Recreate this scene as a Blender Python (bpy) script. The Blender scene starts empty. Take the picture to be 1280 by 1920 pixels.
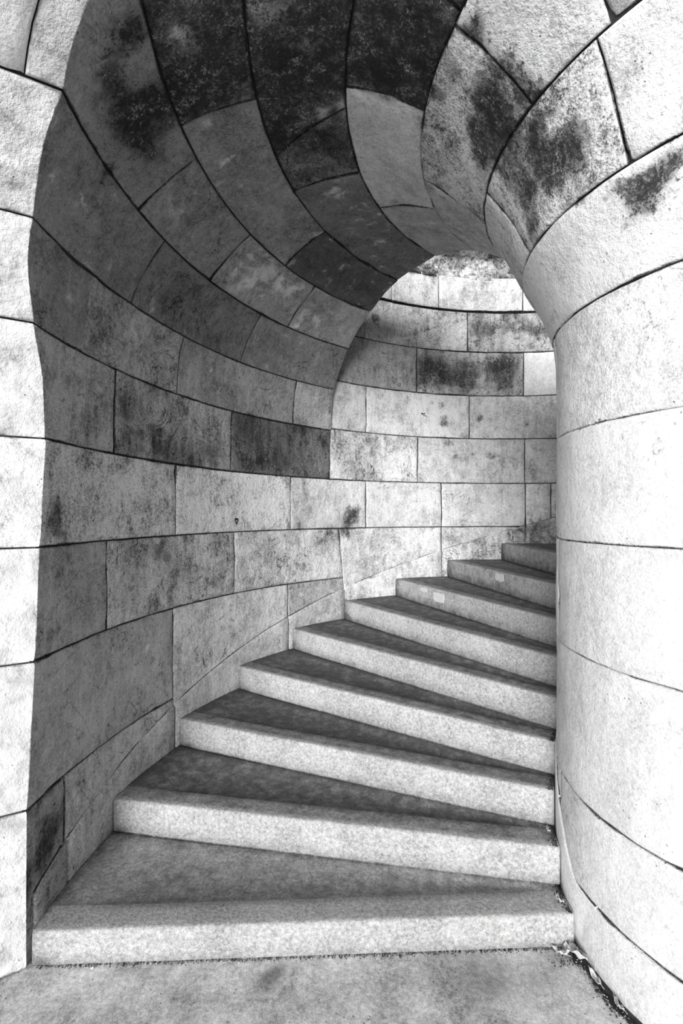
import bpy, bmesh, math, random
from mathutils import Vector, noise
random.seed(7)
S = bpy.context.scene
U = 0.155                       # one stair rise, in metres
EYE = 10.6975                   # eye height, in rises
CX, CY = 10.142, 11.646         # centre of the newel, in rises, camera stands at 0,0
PI = math.pi

# ---------------------------------------------------------------- camera, sky, sun, exposure
cam = bpy.data.cameras.new('camera'); cam_o = bpy.data.objects.new('camera', cam)
S.collection.objects.link(cam_o); S.camera = cam_o
cam.sensor_fit = 'HORIZONTAL'; cam.sensor_width = 36.0; cam.lens = 874.06/1280*36
cam.shift_y = 2.35/1280; cam.clip_start = .02
cam_o.location = (0, 0, EYE*U); cam_o.rotation_euler = (PI/2, 0, 0)

w = bpy.data.worlds.new('sky'); S.world = w; w.use_nodes = True
w.node_tree.nodes['Background'].inputs[0].default_value = (1, 1, 1, 1)
w.node_tree.nodes['Background'].inputs[1].default_value = 0.16

sun = bpy.data.lights.new('sun', 'SUN'); sun.energy = 5.9; sun.angle = math.radians(32)
sun_o = bpy.data.objects.new('sun', sun); S.collection.objects.link(sun_o)
sun_o.rotation_euler = Vector((.24, .95, -.15)).to_track_quat('-Z', 'Y').to_euler()

S.view_settings.view_transform = 'Standard'; S.view_settings.look = 'None'
S.view_settings.gamma = 1; S.view_settings.use_curve_mapping = False
S.view_settings.exposure = 0.0

# ---------------------------------------------------------------- materials
def nodes(name):
    m = bpy.data.materials.new(name); m.use_nodes = True
    nt = m.node_tree; b = nt.nodes['Principled BSDF']
    b.inputs['Specular IOR Level'].default_value = .25
    return m, nt, b
class G:
    """small helper for wiring nodes"""
    def __init__(s, nt): s.nt = nt
    def n(s, t, **kw):
        x = s.nt.nodes.new(t)
        for k, v in kw.items(): setattr(x, k, v)
        return x
    def put(s, sock, v):
        if isinstance(v, bpy.types.NodeSocket): s.nt.links.new(v, sock)
        else: sock.default_value = v
    def m(s, op, a, b=0.0, c=0.0, clamp=False):
        x = s.n('ShaderNodeMath', operation=op); x.use_clamp = clamp
        s.put(x.inputs[0], a); s.put(x.inputs[1], b)
        if op in ('MULTIPLY_ADD',): s.put(x.inputs[2], c)
        return x.outputs[0]
    def noise(s, vec, scale, detail=4, rough=.55, dist=0):
        x = s.n('ShaderNodeTexNoise'); s.put(x.inputs['Vector'], vec); x.inputs['Scale'].default_value = scale
        x.inputs['Detail'].default_value = detail; x.inputs['Roughness'].default_value = rough; x.inputs['Distortion'].default_value = dist
        return x.outputs['Fac']
    def ramp(s, v, lo, hi, a=0.0, b=1.0, smooth=True):
        x = s.n('ShaderNodeMapRange'); x.interpolation_type = 'SMOOTHSTEP' if smooth else 'LINEAR'
        s.put(x.inputs[0], v); s.put(x.inputs[1], lo); s.put(x.inputs[2], hi); s.put(x.inputs[3], a); s.put(x.inputs[4], b)
        return x.outputs[0]
    def mix(s, f, a, b):
        x = s.n('ShaderNodeMix'); x.data_type = 'FLOAT'
        s.put(x.inputs[0], f); s.put(x.inputs[2], a); s.put(x.inputs[3], b)
        return x.outputs[0]
    def grey(s, v):
        x = s.n('ShaderNodeCombineColor'); s.put(x.inputs[0], v); s.put(x.inputs[1], v); s.put(x.inputs[2], v)
        return x.outputs[0]
    def offs(s, vec, r):
        c = s.n('ShaderNodeVectorMath', operation='SCALE'); c.inputs[0].default_value = (37, 53, 71); s.put(c.inputs['Scale'], r)
        a = s.n('ShaderNodeVectorMath', operation='ADD'); s.put(a.inputs[0], vec); s.put(a.inputs[1], c.outputs[0])
        return a.outputs[0]
    def scale(s, vec, v3):
        a = s.n('ShaderNodeVectorMath', operation='MULTIPLY'); s.put(a.inputs[0], vec); a.inputs[1].default_value = v3
        return a.outputs[0]
    def bump(s, h, strength, dist, normal=None):
        x = s.n('ShaderNodeBump'); s.put(x.inputs['Strength'], strength); x.inputs['Distance'].default_value = dist
        s.put(x.inputs['Height'], h)
        if normal is not None: s.put(x.inputs['Normal'], normal)
        return x.outputs[0]

def marble():
    """weathered marble: object colour = (tone, mottling, lichen), attribute stain adds lichen (+) or washes it pale (-)"""
    m, nt, b = nodes('weathered marble'); g = G(nt)
    geo = g.n('ShaderNodeNewGeometry'); oi = g.n('ShaderNodeObjectInfo')
    sep = g.n('ShaderNodeSeparateColor'); g.put(sep.inputs[0], oi.outputs['Color'])
    tone, mot, lic = sep.outputs[0], sep.outputs[1], sep.outputs[2]
    st = g.n('ShaderNodeAttribute', attribute_name='stain_and_light').outputs['Fac']
    P = g.offs(geo.outputs['Position'], oi.outputs['Random'])
    cloud = g.noise(P, 3.2, 6, .62, .6)
    cloud2 = g.noise(P, 11, 6, .65, .3)
    streak = g.noise(g.scale(P, (9, 9, 2.2)), 2.5, 5, .6, .4)
    grain = g.noise(geo.outputs['Position'], 120, 3, .75)
    grain2 = g.noise(geo.outputs['Position'], 46, 4, .75)
    # veins: thin dark lines where a distorted noise crosses one half
    v = g.noise(P, 2.4, 5, .55, 1.8)
    vein = g.ramp(g.m('ABSOLUTE', g.m('SUBTRACT', v, .5)), 0.0, .012, 1, 0)
    vein = g.m('MULTIPLY', vein, g.ramp(g.noise(P, 1.7, 2, .5), .5, .62))
    c = g.m('MULTIPLY_ADD', g.m('SUBTRACT', cloud, .5), g.m('MULTIPLY', mot, 4.6), 1.0)
    c = g.m('MULTIPLY_ADD', g.m('SUBTRACT', cloud2, .5), g.m('MULTIPLY', mot, 3.2), c)
    c = g.m('MULTIPLY_ADD', g.m('SUBTRACT', streak, .5), g.m('MULTIPLY', mot, 2.4), c)
    c = g.m('MULTIPLY_ADD', g.m('SUBTRACT', grain, .5), g.m('MULTIPLY_ADD', mot, 4.6, .2), c)
    c = g.m('MULTIPLY_ADD', g.m('SUBTRACT', grain2, .5), g.m('MULTIPLY_ADD', mot, 3.6, .1), c)
    c = g.m('SUBTRACT', c, g.m('MULTIPLY', vein, g.m('MULTIPLY_ADD', mot, 1.1, .16)))
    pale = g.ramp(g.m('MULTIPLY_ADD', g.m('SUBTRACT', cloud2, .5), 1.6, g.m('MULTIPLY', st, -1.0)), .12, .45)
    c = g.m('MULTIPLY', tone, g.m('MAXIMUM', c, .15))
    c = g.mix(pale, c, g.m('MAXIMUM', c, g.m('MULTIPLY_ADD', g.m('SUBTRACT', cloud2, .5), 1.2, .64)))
    # lichen and soot: a soft grey veil under a speckle that closes up where it is thick
    amt = g.m('MULTIPLY_ADD', g.m('ADD', lic, st), 1.55, -.24)
    soft = g.m('MULTIPLY_ADD', g.m('SUBTRACT', cloud2, .5), 2.2, g.m('MULTIPLY_ADD', g.m('SUBTRACT', cloud, .5), 1.5, amt))
    veil = g.ramp(soft, .02, .65, 0, .62)
    c = g.m('MULTIPLY', c, g.m('SUBTRACT', 1.0, veil))
    spk = g.m('MULTIPLY_ADD', g.m('SUBTRACT', grain2, .5), 3.2, g.m('MULTIPLY_ADD', g.m('SUBTRACT', grain, .5), 1.6, soft))
    lm = g.ramp(spk, .30, .78)
    c = g.mix(g.m('MULTIPLY', lm, .9), c, g.m('MULTIPLY_ADD', g.m('MULTIPLY', g.ramp(g.m('MULTIPLY_ADD', grain2, .5, g.m('MULTIPLY', grain, .5)), .48, .62), g.ramp(g.m('MULTIPLY_ADD', cloud2, .6, g.m('MULTIPLY', streak, .4)), .47, .60)), .34, .010))
    # pits
    vo = g.n('ShaderNodeTexVoronoi'); g.put(vo.inputs['Vector'], P); vo.inputs['Scale'].default_value = 42
    pit = g.m('MULTIPLY', g.ramp(vo.outputs['Distance'], .05, .16, 1, 0), g.ramp(g.noise(P, 6, 3, .6), .54, .66))
    c = g.mix(g.m('MULTIPLY', pit, .6), c, .04)
    g.put(b.inputs['Base Color'], g.grey(g.m('MINIMUM', g.m('MAXIMUM', c, .01), .86))); b.inputs['Roughness'].default_value = .82
    hgt = g.m('MULTIPLY_ADD', grain2, .8, g.m('MULTIPLY_ADD', grain, .35, g.m('MULTIPLY', pit, -.8)))
    n1 = g.bump(hgt, g.ramp(mot, .08, .35, .4, .9), .009)
    n2 = g.bump(g.noise(P, 20, 4, .65), g.ramp(mot, .08, .4, .12, .75), .014, n1)
    g.put(b.inputs['Normal'], n2)
    return m

def granite(name, tone, mott, bump_d=.0035, dirt=.3):
    m, nt, b = nodes(name); g = G(nt)
    geo = g.n('ShaderNodeNewGeometry'); oi = g.n('ShaderNodeObjectInfo')
    P = g.offs(geo.outputs['Position'], oi.outputs['Random'])
    W = geo.outputs['Position']
    st = g.n('ShaderNodeAttribute', attribute_name='stain_and_light').outputs['Fac']
    cloud = g.noise(P, 4, 5, .6, .4); med = g.noise(P, 18, 5, .65); fine = g.noise(W, 190, 3, .75); f2 = g.noise(W, 70, 4, .7)
    c = g.m('MULTIPLY_ADD', g.m('SUBTRACT', cloud, .5), mott*1.6, 1.0)
    c = g.m('MULTIPLY_ADD', g.m('SUBTRACT', med, .5), mott*1.2, c)
    c = g.m('MULTIPLY_ADD', g.m('SUBTRACT', fine, .5), 1.6, c)
    c = g.m('MULTIPLY_ADD', g.m('SUBTRACT', f2, .5), 2.0, c)
    c = g.m('MULTIPLY', g.m('MAXIMUM', c, .2), tone)
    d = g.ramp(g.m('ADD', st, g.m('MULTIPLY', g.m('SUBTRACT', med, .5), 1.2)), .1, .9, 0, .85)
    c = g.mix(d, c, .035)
    g.put(b.inputs['Base Color'], g.grey(c)); b.inputs['Roughness'].default_value = .88
    n1 = g.bump(g.m('MULTIPLY_ADD', f2, 1.0, g.m('MULTIPLY', fine, .5)), .8, bump_d)
    g.put(b.inputs['Normal'], n1)
    return m

def plain(name, v, var=.3, sc=60, rough=.9, bump_d=.003):
    m, nt, b = nodes(name); g = G(nt); geo = g.n('ShaderNodeNewGeometry')
    n = g.noise(geo.outputs['Position'], sc, 5, .7)
    c = g.m('MULTIPLY', g.m('MULTIPLY_ADD', g.m('SUBTRACT', n, .5), var*4, 1.0), v)
    g.put(b.inputs['Base Color'], g.grey(g.m('MAXIMUM', c, .006))); b.inputs['Roughness'].default_value = rough
    g.put(b.inputs['Normal'], g.bump(n, .6, bump_d))
    return m

def pavement():
    m, nt, b = nodes('worn concrete'); g = G(nt); geo = g.n('ShaderNodeNewGeometry'); W = geo.outputs['Position']
    st = g.n('ShaderNodeAttribute', attribute_name='stain_and_light').outputs['Fac']
    big = g.noise(W, 1.9, 5, .6, .5); med = g.noise(W, 9, 5, .65, .3); fine = g.noise(W, 210, 3, .7); f2 = g.noise(W, 55, 4, .7)
    c = g.m('MULTIPLY_ADD', g.m('SUBTRACT', big, .5), 1.3, 1.0)
    c = g.m('MULTIPLY_ADD', g.m('SUBTRACT', med, .5), 1.9, c)
    c = g.m('MULTIPLY_ADD', g.m('SUBTRACT', fine, .5), 1.5, c)
    c = g.m('MULTIPLY_ADD', g.m('SUBTRACT', f2, .5), 1.6, c)
    c = g.m('MULTIPLY', c, .60)
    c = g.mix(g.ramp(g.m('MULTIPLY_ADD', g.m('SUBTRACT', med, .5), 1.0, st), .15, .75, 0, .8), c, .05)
    vo = g.n('ShaderNodeTexVoronoi'); g.put(vo.inputs['Vector'], W); vo.inputs['Scale'].default_value = 55
    pit = g.m('MULTIPLY', g.ramp(vo.outputs['Distance'], .06, .2, 1, 0), g.ramp(g.noise(W, 14, 3, .6), .52, .6))
    vo2 = g.n('ShaderNodeTexVoronoi'); g.put(vo2.inputs['Vector'], W); vo2.inputs['Scale'].default_value = 38
    fl = g.m('MULTIPLY', g.ramp(vo2.outputs['Distance'], .05, .14, 1, 0), g.ramp(g.noise(W, 9, 2, .5), .52, .6))
    c = g.mix(g.m('MULTIPLY', pit, .7), c, .04); c = g.mix(g.m('MULTIPLY', fl, .5), c, .6)
    g.put(b.inputs['Base Color'], g.grey(g.m('MAXIMUM', c, .02))); b.inputs['Roughness'].default_value = .85
    g.put(b.inputs['Normal'], g.bump(g.m('MULTIPLY_ADD', pit, -1.0, g.m('MULTIPLY', f2, .6)), .7, .004))
    return m

def rockm():
    m, nt, b = nodes('rough mossy rock'); g = G(nt); geo = g.n('ShaderNodeNewGeometry'); W = geo.outputs['Position']
    a = g.noise(W, 2.6, 5, .6, .8); f = g.noise(W, 24, 6, .75)
    c = g.m('MULTIPLY_ADD', g.m('SUBTRACT', f, .5), 3.4, .5)
    c = g.mix(g.ramp(g.m('MULTIPLY_ADD', f, .9, a), .88, 1.02), c, g.m('MULTIPLY', f, .10))
    g.put(b.inputs['Base Color'], g.grey(g.m('MAXIMUM', c, .02))); b.inputs['Roughness'].default_value = .95
    g.put(b.inputs['Normal'], g.bump(f, .9, .02))
    return m

M = dict(marble=marble(), mortar=plain('dark joint mortar', .045, .5), step=granite('step granite', .42, .5),
         floor=pavement(), rock=rockm(), leaf=plain('dry leaf', .62, .3, 90, .7, .001), twig=plain('dark grit', .035, .5, 120),
         pale=plain('pale grit', .6, .3, 120), patch=plain('pale repair mortar', .55, .15, 50, .9, .001), ink=plain('black ink', .008, .1), soil=plain('leaf mould', .04, .6, 80),
         ground=plain('distant ground', .55, .2, 6))

# ---------------------------------------------------------------- the tunnel's section, in rises: (radius from newel centre, height above the eye)
LV = [(17.55, -EYE), (17.55, -7.02), (17.55, -3.6), (17.55, -.84), (17.55, 1.87), (17.47, 4.53), (17.14, 6.68), (15.925, 8.53),
      (14.224, 9.875), (12.32, 10.665), (10.05, 10.763), (8.057, 10.113), (6.31, 8.70), (5.274, 6.757), (4.45, 4.888), (4.34, 2.08),
      (4.34, -.70), (4.34, -3.48), (4.34, -6.99), (4.34, -9.15), (4.34, -EYE)]
def build_profile():
    pts = []; cum = [0.0]; idx = [0]
    n = 16
    for i in range(len(LV)-1):
        p0 = LV[i-1] if i > 0 else (LV[0][0], LV[0][1]-2); p1, p2 = LV[i], LV[i+1]
        p3 = LV[i+2] if i+2 < len(LV) else (LV[-1][0], LV[-1][1]-2)
        for k in range(n):
            t = k/n
            def cr(a, b, c, d, t):
                # centripetal-ish: tangents limited to the chord on straight runs
                m1 = (c-a)/2; m2 = (d-b)/2
                t2, t3 = t*t, t*t*t
                return (2*t3-3*t2+1)*b+(t3-2*t2+t)*m1+(-2*t3+3*t2)*c+(t3-t2)*m2
            pts.append((cr(p0[0], p1[0], p2[0], p3[0], t), cr(p0[1], p1[1], p2[1], p3[1], t)))
        idx.append(len(pts))
    pts.append(LV[-1])
    for a, b in zip(pts, pts[1:]): cum.append(cum[-1]+math.hypot(b[0]-a[0], b[1]-a[1]))
    return pts, cum, [cum[i] for i in idx]
PP, PC, LS = build_profile()
import bisect
def prof(s):
    s = max(0, min(PC[-1]-1e-6, s)); i = max(0, min(len(PP)-2, bisect.bisect_right(PC, s)-1))
    t = (s-PC[i])/(PC[i+1]-PC[i]); a, b = PP[i], PP[i+1]
    j = max(0, i-1); k = min(len(PP)-1, i+2)
    tx, tz = PP[k][0]-PP[j][0], PP[k][1]-PP[j][1]; L = math.hypot(tx, tz)
    return a[0]+(b[0]-a[0])*t, a[1]+(b[1]-a[1])*t, tz/L, -tx/L      # rho, h, outward normal
def R(d): return d*PI/180
def W(rho, phi, h):            # phi in degrees -> metres
    return Vector(((CX+rho*math.cos(R(phi)))*U, (CY+rho*math.sin(R(phi)))*U, (h+EYE)*U))
# the entrance arris: angle of the stair's mouth at each station of the section
AR = [(LS[0], 182.3), (LS[1], 182.2), (LS[2], 181.25), (LS[3], 180.62), (LS[4], 179.93), (LS[4]+(LS[5]-LS[4])*.6, 180.4), (LS[4]+(LS[5]-LS[4])*.93, 181.6),
      (LS[5]+(LS[6]-LS[5])*.5, 183.0), (LS[6], 183.7), (LS[6]+(LS[7]-LS[6])*.27, 184.8), (LS[6]+(LS[7]-LS[6])*.63, 186.6), (LS[7], 188.0),
      (LS[7]+(LS[8]-LS[7])*.26, 190.2), (LS[7]+(LS[8]-LS[7])*.46, 191.7), (LS[8], 195.5), (LS[9], 199), (LS[10], 203), (LS[11], 213), (LS[12], 227), (LS[13], 240), (LS[14], 252), (LS[-1], 252)]
def arris(s):
    for (a, x), (b, y) in zip(AR, AR[1:]):
        if s <= b: return x+(y-x)*max(0, min(1, (s-a)/(b-a)))
    return AR[-1][1]
FD = Vector((-.87, -.5, 0)).normalized()      # the mouth's outer face runs off this way
def upper(s, phi): return W(17.55, phi, s), Vector((math.cos(R(phi)), math.sin(R(phi)), 0))
def ring(s, phi):
    r, h, nr, nh = prof(s)
    return W(r, phi, h), Vector((nr*math.cos(R(phi)), nr*math.sin(R(phi)), nh))
def face(s, t):                               # t in metres along the outer face
    p = ring(s, arris(s))[0]; d = .2
    tan = ring(s+d, arris(s+d))[0]-ring(max(0, s-d), arris(max(0, s-d)))[0]
    n = tan.cross(FD).normalized()
    if n.y < 0: n = -n
    return p+FD*t, n

# ---------------------------------------------------------------- stains: x, y, z in metres, reach, strength
BLOBS = []
#BLOBS_BEGIN
BLOBS = [(-0.769, 1.660, 3.077, 0.085, 0.40), (-0.755, 1.784, 3.092, 0.092, 0.50), (-0.758, 1.558, 3.079, 0.050, 0.35), (-0.695, 1.464, 3.119, 0.059, 0.30), (-0.641, 1.455, 3.160, 0.050, 0.35), (-0.741, 1.904, 3.101, 0.054, 0.22), (-0.916, 1.800, 2.950, 0.037, 0.45), (-0.893, 1.627, 2.975, 0.019, 0.30), (-0.899, 1.807, 2.976, 0.025, 0.40), (-0.900, 1.693, 2.970, 0.019, 0.30), (-0.687, 1.692, 3.143, 0.077, 0.35), (-0.617, 1.739, 3.195, 0.090, 0.25), (-0.489, 1.710, 3.247, 0.098, 0.20), (-0.160, 1.744, 3.319, 0.120, 0.30), (-0.073, 1.594, 3.322, 0.109, 0.10), (-0.256, 2.032, 3.314, 0.081, 0.30), (-0.072, 2.100, 3.321, 0.084, 0.25), (-0.182, 1.994, 3.317, 0.032, -0.50), (-0.090, 1.958, 3.321, 0.031, -0.50), (0.000, 1.912, 3.325, 0.031, -0.40), (-0.363, 1.586, 3.295, 0.073, 0.05), (-0.527, 1.535, 3.225, 0.039, -0.35), (-0.249, 1.552, 3.314, 0.053, -0.30), (-0.124, 1.665, 3.320, 0.067, -0.38), (-0.166, 1.523, 3.317, 0.052, -0.20), (0.048, 1.663, 3.317, 0.038, -0.30), (0.191, 1.591, 3.274, 0.046, -0.25), (0.053, 1.838, 3.314, 0.042, -0.25), (0.158, 1.724, 3.280, 0.138, 0.25), (0.248, 1.549, 3.258, 0.106, 0.20), (0.310, 1.693, 3.232, 0.048, 0.20), (0.498, 1.527, 3.112, 0.049, 0.35), (0.425, 1.455, 3.185, 0.027, 0.40), (0.411, 1.497, 3.187, 0.031, 0.40), (0.449, 1.508, 3.155, 0.024, 0.20), (0.476, 1.664, 3.109, 0.053, 0.40), (0.517, 1.613, 3.083, 0.055, 0.40), (0.584, 1.673, 3.022, 0.077, 0.42), (0.553, 1.823, 3.040, 0.058, 0.45), (0.484, 1.764, 3.096, 0.044, 0.40), (0.546, 1.645, 3.055, 0.047, 0.30), (0.558, 1.502, 3.071, 0.041, 0.35), (0.604, 1.531, 3.029, 0.039, 0.40), (0.618, 1.499, 3.026, 0.031, 0.35), (0.539, 1.472, 3.093, 0.030, 0.20), (0.440, 1.601, 3.146, 0.033, 0.10), (0.321, 1.872, 3.227, 0.034, 0.35), (0.368, 2.009, 3.203, 0.028, 0.30), (0.342, 1.736, 3.212, 0.036, 0.35), (0.359, 1.609, 3.209, 0.037, 0.30), (0.397, 1.651, 3.174, 0.038, 0.25), (0.352, 1.831, 3.203, 0.029, 0.30), (0.541, 2.308, 3.143, 0.058, 0.25), (0.611, 2.320, 3.098, 0.042, 0.20), (0.667, 1.620, 2.904, 0.065, 0.42), (0.645, 1.762, 2.913, 0.056, 0.35), (0.692, 1.753, 2.826, 0.060, 0.42), (0.716, 1.606, 2.820, 0.064, 0.40), (0.725, 1.510, 2.854, 0.052, 0.42), (0.648, 1.573, 2.958, 0.040, 0.35), (0.657, 1.511, 2.976, 0.038, 0.35), (0.687, 1.464, 2.952, 0.033, 0.25), (0.734, 1.783, 2.744, 0.041, 0.38), (0.741, 1.877, 2.737, 0.026, 0.35), (0.770, 1.479, 2.796, 0.042, 0.30), (0.773, 1.536, 2.752, 0.035, 0.20), (0.820, 1.434, 2.745, 0.030, 0.12), (0.608, 1.772, 2.981, 0.036, 0.35), (0.556, 1.619, 3.051, 0.111, 0.10), (0.691, 1.631, 2.857, 0.140, 0.12), (0.622, 1.699, 2.965, 0.078, 0.08), (0.899, 1.403, 2.625, 0.088, 0.12), (0.729, 1.482, 2.866, 0.068, 0.15), (0.524, 1.727, 3.066, 0.069, 0.15), (0.657, 1.596, 2.932, 0.022, -0.30), (0.696, 1.503, 2.909, 0.024, -0.35), (0.717, 1.457, 2.904, 0.023, -0.40), (0.745, 1.416, 2.885, 0.019, -0.30), (0.701, 1.614, 2.844, 0.015, -0.20), (0.896, 1.423, 2.606, 0.046, 0.40), (0.902, 1.383, 2.643, 0.044, 0.35), (0.924, 1.347, 2.648, 0.039, 0.30), (0.857, 1.441, 2.668, 0.036, 0.25), (0.905, 1.439, 2.567, 0.030, 0.35), (0.835, 1.489, 2.667, 0.037, 0.20), (0.800, 1.553, 2.693, 0.032, 0.25), (0.943, 1.309, 2.665, 0.030, 0.25), (0.949, 1.360, 2.580, 0.039, 0.15), (-1.148, 1.858, 1.791, 0.064, 0.25), (-1.147, 1.891, 1.685, 0.065, 0.35), (-1.148, 1.841, 1.600, 0.053, 0.35), (-1.146, 1.926, 1.575, 0.055, 0.20), (-1.135, 2.067, 1.877, 0.033, 0.20), (-1.122, 2.180, 1.801, 0.055, 0.12), (-1.148, 1.841, 1.895, 0.042, 0.30), (-1.146, 1.926, 1.443, 0.110, 0.15), (-1.135, 2.067, 1.238, 0.071, 0.20), (-1.148, 1.858, 1.153, 0.085, 0.10), (-1.148, 1.841, 0.399, 0.084, 0.25), (-1.147, 1.728, 0.318, 0.059, 0.25), (-1.148, 1.792, 0.351, 0.051, 0.20), (-1.088, 2.348, 2.228, 0.081, 0.25), (-1.069, 2.458, 2.115, 0.084, 0.15), (-0.943, 2.842, 1.991, 0.130, 0.30), (-1.021, 2.626, 2.026, 0.120, 0.25), (-1.096, 2.336, 2.012, 0.080, 0.20), (-0.841, 3.061, 2.052, 0.105, 0.25), (-0.974, 2.746, 2.231, 0.057, 0.10), (-1.010, 2.596, 2.408, 0.089, 0.25), (-0.653, 3.356, 2.281, 0.154, 0.25), (-0.340, 3.716, 2.391, 0.170, 0.20), (-0.491, 3.578, 2.077, 0.164, 0.20), (-1.021, 2.626, 1.455, 0.090, 0.25), (-1.078, 2.417, 1.471, 0.069, 0.30), (-0.960, 2.798, 1.345, 0.112, 0.15), (-1.078, 2.417, 1.333, 0.083, 0.10), (-0.178, 3.888, 1.446, 0.111, 0.20), (-0.342, 3.738, 1.241, 0.128, 0.15), (0.046, 4.057, 1.576, 0.102, 0.35), (0.117, 4.104, 1.646, 0.075, 0.30), (-0.091, 3.958, 1.465, 0.091, 0.30), (-0.342, 3.738, 1.561, 0.060, 0.30), (-0.624, 3.410, 1.609, 0.047, 0.15), (-0.560, 3.495, 1.508, 0.080, 0.15), (0.000, 3.791, 2.883, 0.130, 0.18), (0.272, 3.969, 2.895, 0.159, 0.15), (-0.299, 3.272, 3.052, 0.045, 0.10), (-0.421, 3.064, 3.068, 0.056, 0.10), (-0.461, 2.878, 3.114, 0.115, -0.45), (-0.560, 2.720, 3.097, 0.087, -0.40), (-0.334, 3.069, 3.124, 0.077, -0.35), (-0.267, 3.335, 3.041, 0.084, -0.35), (-0.154, 3.366, 3.092, 0.069, -0.25), (-0.529, 3.081, 2.988, 0.078, 0.20), (-0.441, 3.212, 2.990, 0.059, 0.20), (-0.819, 2.650, 2.878, 0.152, 0.15), (-0.882, 2.487, 2.860, 0.085, 0.15), (-0.753, 2.994, 2.762, 0.120, 0.15), (-0.919, 2.296, 2.872, 0.066, 0.05), (-1.052, 2.358, 2.528, 0.081, -0.20), (-1.077, 2.188, 2.565, 0.075, -0.20), (-0.028, 2.451, 3.319, 0.062, -0.35), (0.030, 2.581, 3.319, 0.053, -0.25), (0.094, 2.726, 3.318, 0.044, -0.20), (-0.624, 3.410, 0.926, 0.047, 0.20), (0.070, 4.073, 1.483, 0.047, 0.20), (0.289, 4.204, 3.401, 0.087, 0.25), (0.441, 4.279, 3.334, 0.088, 0.20), (1.370, 4.518, 3.428, 0.129, 0.25), (1.656, 4.524, 3.534, 0.155, 0.20), (1.907, 4.505, 3.422, 0.103, 0.25), (1.343, 4.516, 3.582, 0.072, 0.20), (0.808, 4.416, 3.085, 0.101, 0.30), (0.969, 4.458, 2.996, 0.127, 0.35), (1.183, 4.497, 2.957, 0.129, 0.30), (1.501, 4.524, 3.068, 0.129, 0.35), (1.656, 4.524, 3.120, 0.104, 0.30), (1.237, 4.505, 3.113, 0.103, 0.15), (1.605, 4.525, 2.913, 0.104, 0.25), (0.755, 4.400, 2.928, 0.091, 0.25), (0.289, 4.204, 2.920, 0.144, 0.10), (0.094, 4.089, 3.119, 0.094, 0.10), (0.969, 4.458, 2.537, 0.051, 0.30), (1.049, 4.475, 2.515, 0.046, 0.30), (1.141, 4.491, 2.492, 0.041, 0.35), (1.173, 4.496, 2.596, 0.036, 0.30), (0.969, 4.458, 2.690, 0.041, 0.20), (1.317, 4.513, 2.574, 0.041, 0.40), (1.783, 4.517, 2.523, 0.036, 0.40), (1.656, 4.524, 2.628, 0.041, 0.15), (1.023, 4.469, 2.335, 0.051, 0.30), (1.237, 4.505, 2.211, 0.062, 0.25), (1.076, 4.480, 2.193, 0.051, 0.25), (1.449, 4.523, 2.214, 0.062, 0.20), (1.579, 4.525, 2.214, 0.052, 0.15), (0.289, 4.204, 2.150, 0.120, 0.15), (0.094, 4.089, 2.090, 0.084, 0.20), (0.000, 4.025, 2.222, 0.069, 0.15), (0.289, 4.204, 2.295, 0.067, 0.10), (1.237, 4.505, 1.413, 0.072, 0.10), (1.783, 4.517, 1.464, 0.093, 0.30), (1.907, 4.505, 1.541, 0.082, 0.35), (1.980, 4.495, 1.465, 0.072, 0.30), (1.656, 4.524, 1.437, 0.072, 0.30), (1.858, 4.510, 1.412, 0.062, 0.30), (1.501, 4.524, 1.360, 0.072, 0.20), (2.004, 4.491, 1.876, 0.041, 0.20), (1.183, 4.497, 1.310, 0.062, 0.20), (0.915, 4.445, 1.162, 0.071, 0.20), (-1.182, 1.666, 2.368, 0.038, 0.20), (-1.201, 1.666, 2.120, 0.048, 0.25), (-1.163, 1.666, 2.082, 0.034, 0.20), (-1.201, 1.666, 1.720, 0.038, 0.15), (-0.983, 1.364, 2.941, 0.031, 0.15), (-0.968, 1.364, 3.113, 0.039, 0.15), (-1.182, 1.666, 0.252, 0.048, 0.15), (-1.201, 1.666, 0.462, 0.038, 0.15)]
#BLOBS_END
def stain_at(p):
    v = 0
    for x, y, z, r, a in BLOBS:
        d2 = ((p.x-x)**2+(p.y-y)**2+(p.z-z)**2)/(r*r)
        if d2 < 6: v += a*(1.35 if a > 0 else 1)*math.exp(-d2)
    return v

# ---------------------------------------------------------------- object helpers
def link(name, me, mat, parent=None, loc=None):
    o = bpy.data.objects.new(name, me); S.collection.objects.link(o)
    if mat: me.materials.append(mat)
    if parent: o.parent = parent
    return o
def empty(name, loc=(0, 0, 0)):
    o = bpy.data.objects.new(name, None); S.collection.objects.link(o); o.location = loc; o.empty_display_size = .2
    return o
def tag(o, label=None, cat=None, kind=None, group=None):
    if label: o['label'] = label
    if cat: o['category'] = cat
    if kind: o['kind'] = kind
    if group: o['group'] = group
    return o
def mesh_from(name, verts, faces, mat, parent=None, smooth=True, stain_and_light=True, sharp_edges=None, colour=None, extra=None):
    c = sum(verts, Vector())/len(verts)
    base = parent.location if parent else Vector()
    me = bpy.data.meshes.new(name); me.from_pydata([tuple(v-c) for v in verts], [], faces); me.update()
    if smooth: me.polygons.foreach_set('use_smooth', [True]*len(me.polygons))
    if stain_and_light:
        at = me.attributes.new('stain_and_light', 'FLOAT', 'POINT'); at.data.foreach_set('value', [stain_at(v)+(extra[i] if extra else 0) for i, v in enumerate(verts)])
    if sharp_edges:
        se = me.attributes.new('sharp_edge', 'BOOLEAN', 'EDGE')
        vals = [tuple(sorted(e.vertices)) in sharp_edges for e in me.edges]; se.data.foreach_set('value', vals)
    o = link(name, me, mat, parent); o.location = c-base
    if colour: o.color = (*colour, 1)
    return o

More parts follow.
